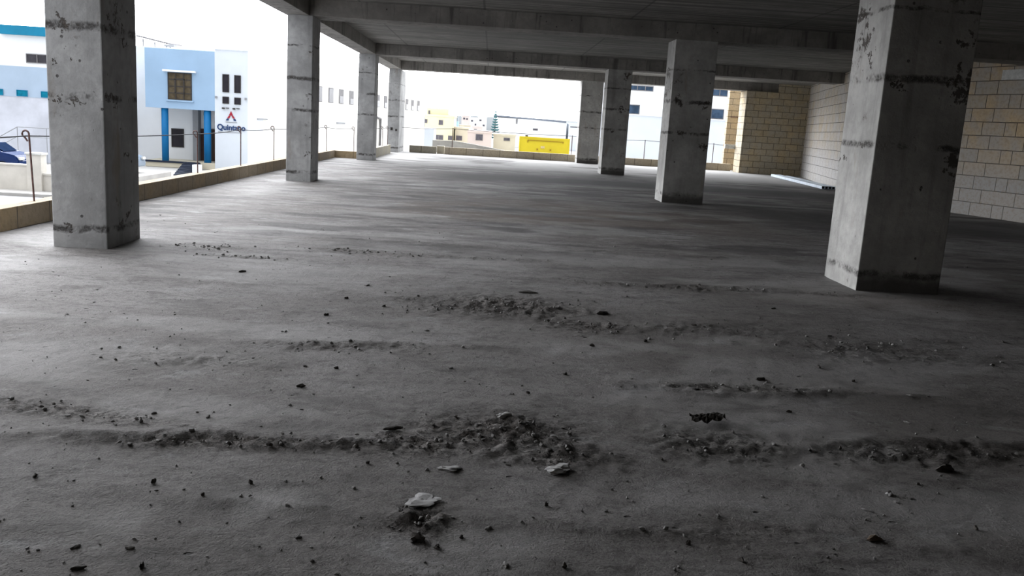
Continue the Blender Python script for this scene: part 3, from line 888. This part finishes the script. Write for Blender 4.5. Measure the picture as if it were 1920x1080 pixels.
# ---- cars behind the boundary wall, on a slightly raised forecourt
FZ = GZ + 0.38
b = MB(); b.box(-45, -18.0, 38.6, 49.8, GZ - .02, FZ)
struct(b.build('forecourt', 'pavement'))
def car(cx, cy, heading, paint, label):
    t = thing('car', label, 'car', (cx, cy, FZ))
    L = 4.3
    prof = [(-2.15, .35), (-2.12, .72), (-2.0, .92), (-1.45, .98), (-0.7, 1.42), (0.6, 1.46), (1.25, 1.06), (1.95, .92), (2.12, .70), (2.15, .35)]
    sg = 1 if heading > 0 else -1
    def P(px, py, pz): return Vector((cx + sg * px, cy + py, FZ + pz))
    b = MB()
    b.sweep([P(px, -0.85 + (0.12 if pz > 1.1 else 0), pz) for px, pz in prof], [P(px, 0.85 - (0.12 if pz > 1.1 else 0), pz) for px, pz in prof])
    es = [e for e in b.bm.edges]
    bmesh.ops.bevel(b.bm, geom=es, offset=0.05, segments=2, affect='EDGES')
    b.build('body', paint, t, smooth=False)
    for s in (-1, 1):
        y0 = 0.765 * s
        for q in ([(-1.2, 1.0), (-0.68, 1.36), (-0.1, 1.38), (-0.1, 1.0)], [(-0.02, 1.0), (-0.02, 1.38), (0.56, 1.40), (1.08, 1.04)]):
            b = MB()
            b.sweep([P(px, y0 + (0.10 if pz < 1.1 else 0) * s, pz) for px, pz in q], [P(px, y0 + (0.10 if pz < 1.1 else 0) * s + 0.02 * s, pz) for px, pz in q])
            b.build('side_window', 'car_glass', t)
    for (x0, z0, x1, z1) in ((-1.42, 1.0, -0.74, 1.42), (0.66, 1.45, 1.24, 1.09)):
        b = MB()
        dx = -0.02 if x0 < 0 else 0.02
        b.sweep([P(x0 + dx, -0.66, z0), P(x0 + dx, 0.66, z0), P(x1 + dx, 0.6, z1), P(x1 + dx, -0.6, z1)],
                [P(x0 + 2.5 * dx, -0.66, z0), P(x0 + 2.5 * dx, 0.66, z0), P(x1 + 2.5 * dx, 0.6, z1), P(x1 + 2.5 * dx, -0.6, z1)])
        b.build('windscreen', 'car_glass', t)
    for wx in (-1.35, 1.35):
        for s in (-1, 1):
            b = MB()
            b.tube([P(wx, 0.88 * s, 0.31), P(wx, 0.66 * s, 0.31)], 0.31, 20)
            wv = b.build('wheel', 'tyre', t)
            b = MB()
            b.tube([P(wx, 0.895 * s, 0.31), P(wx, 0.87 * s, 0.31)], 0.19, 16)
            b.build('hub_cap', 'galv', wv)
    for s in (-1, 1):
        b = MB(); p = P(2.12, 0.6 * s, 0.78); b.box(p.x - .05, p.x + .05, p.y - .2, p.y + .2, p.z - .07, p.z + .07, .02); b.build('headlamp', 'plank', t)
        b = MB(); p = P(-2.1, 0.62 * s, 0.82); b.box(p.x - .05, p.x + .05, p.y - .17, p.y + .17, p.z - .08, p.z + .08, .02); b.build('tail_lamp', 'red', t)
car(-24.55, 43.0, 1, 'car_blue', 'dark blue car parked behind the boundary wall at the far left')
car(-21.0, 47.5, 1, 'car_grey', 'grey blue car behind the wall pillar, mostly hidden by the nearest column')


def window(parent, x0, x1, y, z0, z1, mat, fr=None, nx=1, nz=1, ft=0.05, name='window', dp=0.06):
    """window on a wall that faces -y; the pane is a sub-part of the frame"""
    b = MB()
    b.box(x0, x1, y - dp, y, z0, z0 + ft); b.box(x0, x1, y - dp, y, z1 - ft, z1)
    b.box(x0, x0 + ft, y - dp, y, z0 + ft, z1 - ft); b.box(x1 - ft, x1, y - dp, y, z0 + ft, z1 - ft)
    for i in range(1, nx):
        xx = x0 + (x1 - x0) * i / nx
        b.box(xx - ft / 2, xx + ft / 2, y - dp, y, z0 + ft, z1 - ft)
    for i in range(1, nz):
        zz = z0 + (z1 - z0) * i / nz
        b.box(x0 + ft, x1 - ft, y - dp * .9, y, zz - ft / 2, zz + ft / 2)
    o = b.build(name, fr or 'frame_dark', parent)
    b = MB(); b.box(x0 + ft * .5, x1 - ft * .5, y - dp * 0.5, y - 0.002, z0 + ft * .5, z1 - ft * .5)
    b.build('pane', mat, o)
    return o


# ---- white and blue workshop at the far left
t = thing('workshop_building', 'white and pale blue building with a teal fascia, behind the blue car', 'building', (-31, 56, GZ))
YT = 56.0
b = MB(); b.box(-44, -26.0, YT, YT + 14, 3.28, 5.40); b.build('upper_wall', 'white', t)
b = MB(); b.box(-44, -26.0, YT - .02, YT + 14, 1.42, 3.28); b.build('blue_band', 'pale_blue', t)
b = MB(); b.box(-44, -26.0, YT, YT + 14, GZ, 1.42); b.build('lower_wall', 'scuffed', t)
b = MB(); b.box(-30.5, -26.2, YT - .25, YT + 4, 5.16, 5.72, .02); b.build('fascia', 'teal', t)
b = MB(); b.box(-28.0, -26.4, YT + 0.6, YT + 3.5, 5.72, 5.92); b.build('roof_parapet', 'grey_render', t)
window(t, -29.05, -27.7, YT, 3.52, 4.08, 'grey_glass', 'pale_blind', 2, 1)
for x0, x1 in ((-31.2, -30.55), (-29.72, -29.05), (-28.22, -27.58)):
    window(t, x0, x1, YT - .02, 1.46, 1.84, 'teal_glass', 'teal', 1, 1, .03)
# handrail of an outside ramp in front of it
t = thing('handrail', 'thin grey handrail of a ramp in front of the scuffed white wall', 'handrail', (-26, 50, GZ))
b = MB()
b.tube([(-27.9, 50, -1.0), (-26.62, 50, -0.23), (-21.5, 50, -0.2)], 0.025, 6); b.tube([(-27.9, 50, -1.5), (-26.62, 50, -0.75), (-21.5, 50, -0.72)], 0.02, 6)
b.build('rail', 'grey_render', t)
for x in (-27.9, -26.62, -25.0, -23.4, -21.8):
    b = MB(); b.tube([(x, 50, GZ), (x, 50, -0.98 if x < -27 else -0.22)], 0.022, 6); b.build('post', 'grey_render', t)

# ---- office with blue upper storey, blue pillars and a white tower
t = thing('office_building', 'white office with light blue upper storey, bright blue pillars and a lettered tower', 'building', (-19, 58.5, GZ))
YQ = 58.5
b = MB(); b.box(-24.45, -18.25, 61.0, 70.0, GZ, 5.25); b.build('rear_wall', 'white', t)
b = MB(); b.box(-22.77, -18.25, YQ, 61.0, 1.25, 5.05, 0.01); ub = b.build('upper_storey', 'sky_blue', t)
wq = window(t, -21.29, -19.74, YQ, 1.82, 3.56, 'amber_glass', 'frame_dark', 3, 4, 0.06)
b = MB(); b.box(-20.84, -20.76, YQ - .08, YQ - .06, 2.28, 3.16); b.box(-20.27, -20.19, YQ - .08, YQ - .06, 2.28, 3.16)
b.box(-20.84, -20.19, YQ - .08, YQ - .06, 2.24, 2.31); b.box(-20.84, -20.19, YQ - .08, YQ - .06, 3.12, 3.2); b.build('casement', 'frame_dark', wq)
b = MB(); b.box(-21.55, -19.45, YQ - .28, YQ, 3.60, 3.72, .01); b.build('window_hood', 'white', t)
b = MB(); b.box(-21.4, -19.62, YQ - .10, YQ, 1.72, 1.82, .01); b.build('window_sill', 'sky_blue', t)
for x0, x1 in ((-21.84, -21.40), (-19.06, -18.60)):
    b = MB(); b.tube([((x0 + x1) / 2, YQ + .28, -2.18), ((x0 + x1) / 2, YQ + .28, 1.25)], (x1 - x0) / 2, 20); b.build('blue_pillar', 'col_blue', t, smooth=True)
b = MB(); b.box(-22.83, -18.25, YQ, 61.0, GZ, -2.18); b.build('landing', 'cream', t)
b = MB(); b.box(-22.83, -19.25, YQ - .06, YQ, -2.30, -2.17); b.build('landing_edge', 'dark_step', t)
window(t, -22.0, -21.15, 61.0, -1.37, -0.10, 'dark_glass', 'frame_dark', 1, 1, .07)
b = MB(); b.box(-20.35, -19.98, 60.4, 61.0, -2.18, 1.25); b.build('pilaster', 'grey_render', t)
b = MB(); b.box(-19.98, -18.25, 60.86, 61.0, -2.18, 0.0); dr = b.build('door', 'brown_door', t)
b = MB(); b.box(-19.2, -19.14, 60.82, 60.86, -2.18, 0.0); b.build('door_stile', 'frame_dark', dr)
b = MB(); b.box(-19.55, -19.38, 60.2, 60.4, 0.92, 1.12); b.build('porch_lamp', 'frame_dark', t)
# tower and long side wing
DX = 0.1385
P0 = (-16.1, YQ)
def side(s): return (P0[0] + DX * s, P0[1] + s)
b = MB(); b.prism([(-18.25, YQ - .02), (P0[0], YQ - .02), (P0[0] + .35, YQ + 2.5), (-18.25, YQ + 2.5)], GZ, 5.18); b.build('tower', 'cool_white', t)
e1 = side(54)
b = MB(); b.prism([(P0[0] + .001, YQ + .001), e1, (-18.25, e1[1]), (-18.25, 70.2), (-18.24, YQ + 2.5), (P0[0] + .34, YQ + 2.5)], GZ, 5.12); b.build('side_wing', 'warm_white', t)
b = MB(); b.box(-18.27, -16.08, YQ - .06, YQ + 2.4, 5.18, 5.25); b.build('tower_coping', 'cool_white', t)
for x0, x1, z0, z1 in ((-17.74, -17.31, 2.5, 3.65), (-16.97, -16.55, 2.5, 3.63), (-17.74, -17.32, 1.77, 2.22), (-16.97, -16.55, 1.75, 2.20)):
    window(t, x0, x1, YQ - .02, z0, z1, 'dark_glass', 'frame_dark', 1, 1, .04)
for x in (-17.62, -16.93):
    b = MB(); b.box(x - .12, x + .02, YQ - .2, YQ - .02, 1.42, 1.52); b.box(x + .10, x + .30, YQ - .12, YQ - .02, 1.47, 1.52); b.build('floodlight', 'frame_dark', t)
for x in (-18.15, -16.22):
    b = MB(); b.box(x - .06, x + .06, YQ - .15, YQ - .02, 2.08, 2.22); b.build('wall_lamp', 'grey_render', t)
# emblem: a red three-part peak with dark blue feet
t2 = []
def tri(pts, mat, dy=0.0, name='emblem'):
    b = MB()
    b.sweep([Vector((x, YQ - .06 - dy, z)) for x, z in pts], [Vector((x, YQ - .02, z)) for x, z in pts])
    return b.build(name, mat, t)
em = tri([(-17.19, 1.31), (-17.33, 1.02), (-17.05, 1.02)], 'red')
em2 = tri([(-17.34, 1.0), (-17.44, 0.84), (-17.30, 0.84), (-17.22, 1.0)], 'red')
em3 = tri([(-17.15, 1.0), (-17.04, 1.0), (-16.93, 0.84), (-17.07, 0.84)], 'red')
tri([(-17.455, 0.82), (-17.53, 0.69), (-17.36, 0.69), (-17.33, 0.82)], 'navy')
tri([(-17.04, 0.82), (-16.92, 0.82), (-16.85, 0.69), (-17.01, 0.69)], 'navy')
tri([(-17.58, 0.60), (-17.58, 0.575), (-16.80, 0.575), (-16.80, 0.60)], 'grey_render', name='emblem_rule')
cu = bpy.data.curves.new('lettering', 'FONT')
cu.body = 'Quintano'
cu.size = 0.52
cu.offset = 0.012
cu.extrude = 0.02
to = bpy.data.objects.new('lettering_curve', cu)
COL.objects.link(to)
bpy.context.view_layer.update()
me = bpy.data.meshes.new_from_object(to.evaluated_get(bpy.context.evaluated_depsgraph_get()))
bpy.data.objects.remove(to)
xsv = [v.co.x for v in me.vertices]
k = 1.84 / (max(xsv) - min(xsv))
base_o = Vector(t['_o'])
for v in me.vertices:
    x, y_, z = v.co
    v.co = Vector((-18.09 + (x - min(xsv)) * k, YQ - 0.045 + z * -1, 0.07 + y_ * 1.0)) - base_o
me.materials.append(M['navy'])
lo = bpy.data.objects.new('lettering', me)
COL.objects.link(lo)
lo.parent = t
b = MB(); b.box(-18.05, -16.5, YQ - .04, YQ - .02, -0.10, -0.06); b.build('sign_rule', 'grey_render', t)
# slit windows along the side wing
dvec = Vector((DX, 1, 0)).normalized()
nvec = Vector((dvec.y, -dvec.x, 0))
def on_side(s0, s1, z0, z1, d0, d1):
    a = Vector((*side(s0), 0)); c = Vector((*side(s1), 0))
    b = MB()
    lo_ = [a + nvec * d0, c + nvec * d0, c + nvec * d1, a + nvec * d1]
    b.prism([(v.x, v.y) for v in lo_], z0, z1)
    return b
for i, s in enumerate((13.4, 16.3, 19.1, 22.1, 25.1, 28.1, 31.1, 34.1, 37.2, 40.3, 43.6, 46.4, 49.6)):
    fo = on_side(s - .06, s + 1.21, 2.42, 3.66, 0.003, 0.03).build('slit_window', 'pale_blind', t)
    if i in (0, 1):
        on_side(s, s + 1.15, 2.46, 3.6, 0.031, 0.05).build('pane', 'grey_glass', fo)
    else:
        on_side(s + .1, s + 1.1, 2.46, 2.46 + (0.5 if i % 2 else 0.62), 0.031, 0.05).build('pane', 'dark_glass', fo)
on_side(1.5, 3.2, 0.84, 0.93, 0.003, .05).build('name_plate', 'grey_render', t)
on_side(18.5, 20.9, 0.66, 0.82, 0.003, .05).build('name_plate', 'grey_render', t)
b = MB()
pp = [Vector((*side(s), z)) + nvec * .12 for s, z in ((28.0, 1.75), (32.5, 1.28), (32.6, -2.55))]
b.tube(pp, 0.13, 8); b.build('drainpipe', 'pale_blind', t)
# steps down from the landing
t = thing('entrance_steps', 'dark entrance steps going down from the blue office doorway to the street', 'steps', (-19.5, 53, GZ))
a0, a1 = at(345, 304, 58.35), at(376, 305, 58.35)
c0, c1 = on_floor(325, 329, GZ), on_floor(361, 323, GZ)
for k in range(8):
    f0, f1 = k / 8, (k + 1) / 8
    p, q, r2, s2 = a0.lerp(c0, f0), a1.lerp(c1, f0), a1.lerp(c1, f1), a0.lerp(c0, f1)
    b = MB(); b.prism([(p.x, p.y), (q.x, q.y), (r2.x, r2.y), (s2.x, s2.y)], GZ, max(GZ + .03, -2.2 - 0.048 * k)); b.build('step', 'dark_step', t)
p, q = at(360, 309, 55), at(373, 322, 55)
b = MB(); b.box(p.x, q.x, 55, 55.6, GZ, p.z, .01)
tag(b.build('planter', 'white', None, ((p.x + q.x) / 2, 55.3, GZ)), 'small white block planter at the right of the dark entrance steps', 'planter')
# canopy on the roof
t = thing('roof_canopy', 'light roof canopy of thin sheets standing on top of the blue office', 'canopy', (-23, 65, 5.25))
p, q = at(255, 68, 64), at(314, 83, 64)
b = MB(); b.sweep([p, p + Vector((0, 3, .1)), p + Vector((0, 3, .2)), p + Vector((0, 0, .1))], [q, q + Vector((0, 3, .1)), q + Vector((0, 3, .2)), q + Vector((0, 0, .1))]); b.build('roof_sheet', 'pale_blind', t)
for u, v in ((268, 73), (290, 79), (312, 84)):
    p = at(u, v, 64.2); b = MB(); b.tube([(p.x, 64.2, 5.25), (p.x, 64.2, p.z)], .05, 6); b.build('post', 'grey_render', t)
p = at(320, 84, 64); b = MB(); b.box(p.x - .4, p.x + .3, 63.8, 64.4, p.z - .15, p.z, .01); b.box(p.x - .1, p.x, 64, 64.1, 5.25, p.z - .15); b.build('roof_vent', 'grey_render', t)

# ---- yellow container
t = thing('yellow_container', 'bright yellow container standing beyond the far curb', 'container', (6.1, 101, GZ))
b = MB(); b.box(3.27, 8.95, 100, 102.4, GZ + .12, 0.22, .04); b.build('body', 'yellow', t)
b = MB(); b.box(3.22, 9.0, 99.95, 100.02, 0.12, 0.26); b.box(3.22, 3.36, 99.95, 100.02, GZ + .1, 0.12); b.box(8.86, 9.0, 99.95, 100.02, GZ + .1, 0.12); b.build('frame', 'yellow', t)
b = MB(); b.box(4.2, 8.3, 99.9, 99.99, -0.17, -0.09); b.box(4.15, 4.24, 99.9, 99.99, -0.4, -0.09); b.box(8.2, 8.28, 99.9, 99.99, -0.3, -0.17); b.build('side_rail', 'yellow_dark', t)
b = MB(); b.box(5.7, 6.15, 99.93, 99.99, -0.98, -0.72, .02); b.build('side_mark', 'pale_mark', t)
for x in (5.25, 6.75):
    b = MB(); b.box(x, x + .18, 99.9, 99.99, -1.2, -1.02); b.build('latch', 'yellow_dark', t)
for x in (3.5, 8.6):
    b = MB(); b.box(x - .15, x + .15, 100.1, 102.3, GZ, GZ + .12); b.build('skid', 'frame_dark', t)
b = MB(); b.box(3.9, 4.2, 100.5, 100.9, 0.22, 0.42, .02); b.build('roof_cap', 'frame_dark', t)


def house(name, label, x0, x1, y, z1, mat, wins=(), depth=9.0, parapet=0.25, pm=None, z0=GZ, group=None, extra=None):
    t = thing(name, label, 'house', ((x0 + x1) / 2, y, z0), group)
    b = MB(); b.box(x0, x1, y, y + depth, z0, z1); b.build('wall', mat, t)
    b = MB(); b.box(x0 - .08, x1 + .08, y - .08, y + depth, z1, z1 + parapet); b.build('parapet', pm or mat, t)
    for (a, c, d, e) in wins:
        window(t, a, c, y, d, e, 'window_far', 'pale_blind', 2 if c - a > 1 else 1, 1, .06)
    return t


ty = house('house', 'pale yellow flat-roofed house left of the middle of the far opening', -9.1, -5.2, 120, 1.95, 'house_yellow',
           [(-7.25, -6.65, 0.85, 1.5), (-7.75, -6.55, -1.15, -0.5), (-5.9, -5.3, -1.1, -.5)])
b = MB(); b.box(-9.1, -6.1, 122, 128, 1.95, 3.05); b.build('roof_room', 'house_yellow', ty)
b = MB(); b.box(-8.85, -8.62, 121.9, 122, 2.15, 2.7); b.build('roof_door', 'window_far', ty)
b = MB(); b.box(-9.15, -8.8, 119.93, 119.99, 1.0, 1.5); b.build('shutter', 'window_far', ty)
th = house('house', 'cream house right of the pale yellow house, with a wide low window', -5.0, -3.15, 121, 0.45, 'cream', [(-4.85, -4.0, -1.1, -0.45)], 6)
house('house', 'pale pink house with a square reddish window in the far opening', -2.96, 0.06, 110, 0.22, 'house_pink', [(-1.95, -1.05, -0.72, 0.06)])
house('house', 'long low cream building between the pink house and the yellow container', 0.30, 3.1, 112, 0.0, 'cream', [(1.6, 2.4, -0.6, -0.2)])
tw = house('warehouse', 'long white warehouse with a grey roof edge, behind the yellow container', 0.6, 13.6, 160, 2.35, 'white', [(7.5, 8.4, 0.62, 1.0)], 20, 0.2)
b = MB(); b.sweep([Vector((0.2, 159.8, 2.75)), Vector((13.5, 159.8, 2.3)), Vector((13.5, 180, 2.3)), Vector((0.2, 180, 2.75))],
                  [Vector((0.2, 159.8, 3.0)), Vector((13.5, 159.8, 2.62)), Vector((13.5, 180, 2.62)), Vector((0.2, 180, 3.0))]); b.build('roof_edge', 'roof_grey', tw)
b = MB(); b.box(4.35, 4.6, 159.8, 160, 1.6, 2.5); b.build('downpipe', 'pale_blind', tw)
house('house', 'white block with a dark ledge at the right end of the white warehouse', 14.0, 17.5, 158, 2.1, 'cool_white', [(14.1, 15.4, 1.55, 1.75)])
# the town on the far slope
far = [(-19.5, -14.9, 3.6, 'house_grey', [(-18.8, -18.0, 2.2, 2.9), (-16.6, -15.6, 2.0, 2.9)], 'grey far house behind the roof of the pale yellow house'),
       (-14.8, -11.6, 2.9, 'house_grey', [(-14.1, -13.4, 1.6, 2.4), (-12.9, -12.2, 1.6, 2.4)], 'grey far house with two dark windows, right of the pale yellow house'),
       (-13.2, -10.2, 1.0, 'house_aqua', [(-12.2, -11.4, -.4, .2)], 'pale aqua far house below two grey far houses'),
       (-10.1, -7.4, 3.1, 'house_pink', [(-9.6, -8.9, 2.0, 2.6), (-8.6, -8.0, 1.9, 2.5)], 'pinkish far house left of the middle of the town'),
       (-7.3, -4.6, 2.6, 'white', [(-6.9, -6.2, 1.4, 2.0), (-5.7, -5.1, 0.2, 0.9)], 'white far house in the middle of the town'),
       (-9.4, -6.2, 0.2, 'cream', [(-8.6, -7.8, -1.0, -.4)], 'cream far house below the pinkish far house'),
       (-4.5, -1.8, 3.0, 'white', [(-4.1, -3.4, 1.8, 2.3), (-3.0, -2.3, .2, .8)], 'white far house left of the blue green tree'),
       (-5.6, -2.6, 0.1, 'house_pink', [(-5.0, -4.2, -1.1, -.5)], 'pink low far house below the white far houses'),
       (3.2, 6.6, 2.4, 'cool_white', [(3.7, 4.4, .4, 1.0), (5.2, 5.9, .4, 1.0)], 'bluish white far house right of the blue green tree')]
for i, (x0, x1, z1, mt, wn, lb) in enumerate(far):
    yy = 300 - (30 if z1 < 1.2 else 0) - 3 * i
    k = 1.0
    house('house', lb, x0, x1, yy, z1, mt, wn, 8, .25)
b = MB()
b.sweep([Vector((x, 420, z)) for x, z in ((-60, GZ - .1), (80, GZ - .1), (70, 3.4), (45, 4.4), (20, 4.8), (5, 4.2), (-8, 4.2), (-20, 3.4), (-45, 2.5))],
        [Vector((x, 520, z)) for x, z in ((-60, GZ - .1), (80, GZ - .1), (70, 3.6), (45, 4.6), (20, 5.0), (5, 4.4), (-8, 4.4), (-20, 3.6), (-45, 2.7))])
struct(b.build('hill', 'hill'))
# norfolk-pine shaped tree
TY = 150.0
xt = at(928, 240, TY).x
t = thing('pine_tree', 'blue green tiered tree rising above the far houses in the middle', 'tree', (xt, TY, GZ))
b = MB(); b.tube([(xt, TY, GZ), (xt, TY, 3.9)], [0.16, 0.02], 8); b.build('trunk', 'bark', t)
b = MB()
for k in range(11):
    z = -0.9 + k * 0.43
    R = 1.05 * (1 - k / 11.5)
    for j in range(9):
        a = j * 6.283 / 9 + k * 0.4
        b.tube([(xt, TY, z), (xt + R * .6 * math.cos(a), TY + R * .6 * math.sin(a), z - .02), (xt + R * math.cos(a), TY + R * math.sin(a), z + .12)], [0.10, 0.16, 0.03], 6)
b.build('foliage', 'tree', t)
# grey sloping ramp wall just beyond the far curb
b = MB()
rp = [at(811, 262.5, 46), at(851, 264, 46), at(885, 270, 46), at(960, 285, 46)]
b.sweep([Vector((rp[0].x, 46, GZ))] + rp + [Vector((rp[3].x, 46, GZ))], [Vector((rp[0].x, 46.3, GZ))] + [p + Vector((0, .3, 0)) for p in rp] + [Vector((rp[3].x, 46.3, GZ))])
tag(b.build('ramp_wall', 'ramp_grey', None, (-1, 46, GZ)), 'grey ramp wall sloping down to the right just beyond the far curb', 'wall')
b = MB(); b.box(-3.6, -3.08, 47, 49, GZ, 1.08, .02)
tag(b.build('utility_box', 'cool_white', None, (-3.3, 48, GZ)), 'pale blue white block beyond the far curb, left of the grey ramp wall', 'block')

# ---- white building at the right of the far opening
t = thing('white_building', 'large white building with dark blue windows, seen between the inner columns', 'building', (14, 75, GZ))
b = MB(); b.box(7.6, 20.6, 75, 77, GZ, 2.93); b.build('front_wall', 'cool_white', t)
b = MB(); b.box(7.6, 20.6, 76.5, 92, 2.93, 8.5); b.build('upper_wall', 'white', t)
b = MB(); b.box(7.5, 20.7, 74.9, 77.05, 2.93, 3.0); b.build('ledge', 'white', t)
for x0, x1, z0, z1, nx in ((9.9, 12.75, 3.05, 3.85, 2), (16.8, 20.15, 3.05, 3.92, 3), (11.0, 13.8, 5.05, 5.5, 4), (16.8, 20.3, 5.0, 5.75, 5)):
    window(t, x0, x1, 76.5, z0, z1, 'blue_glass', 'pale_blind', nx, 1, .06)
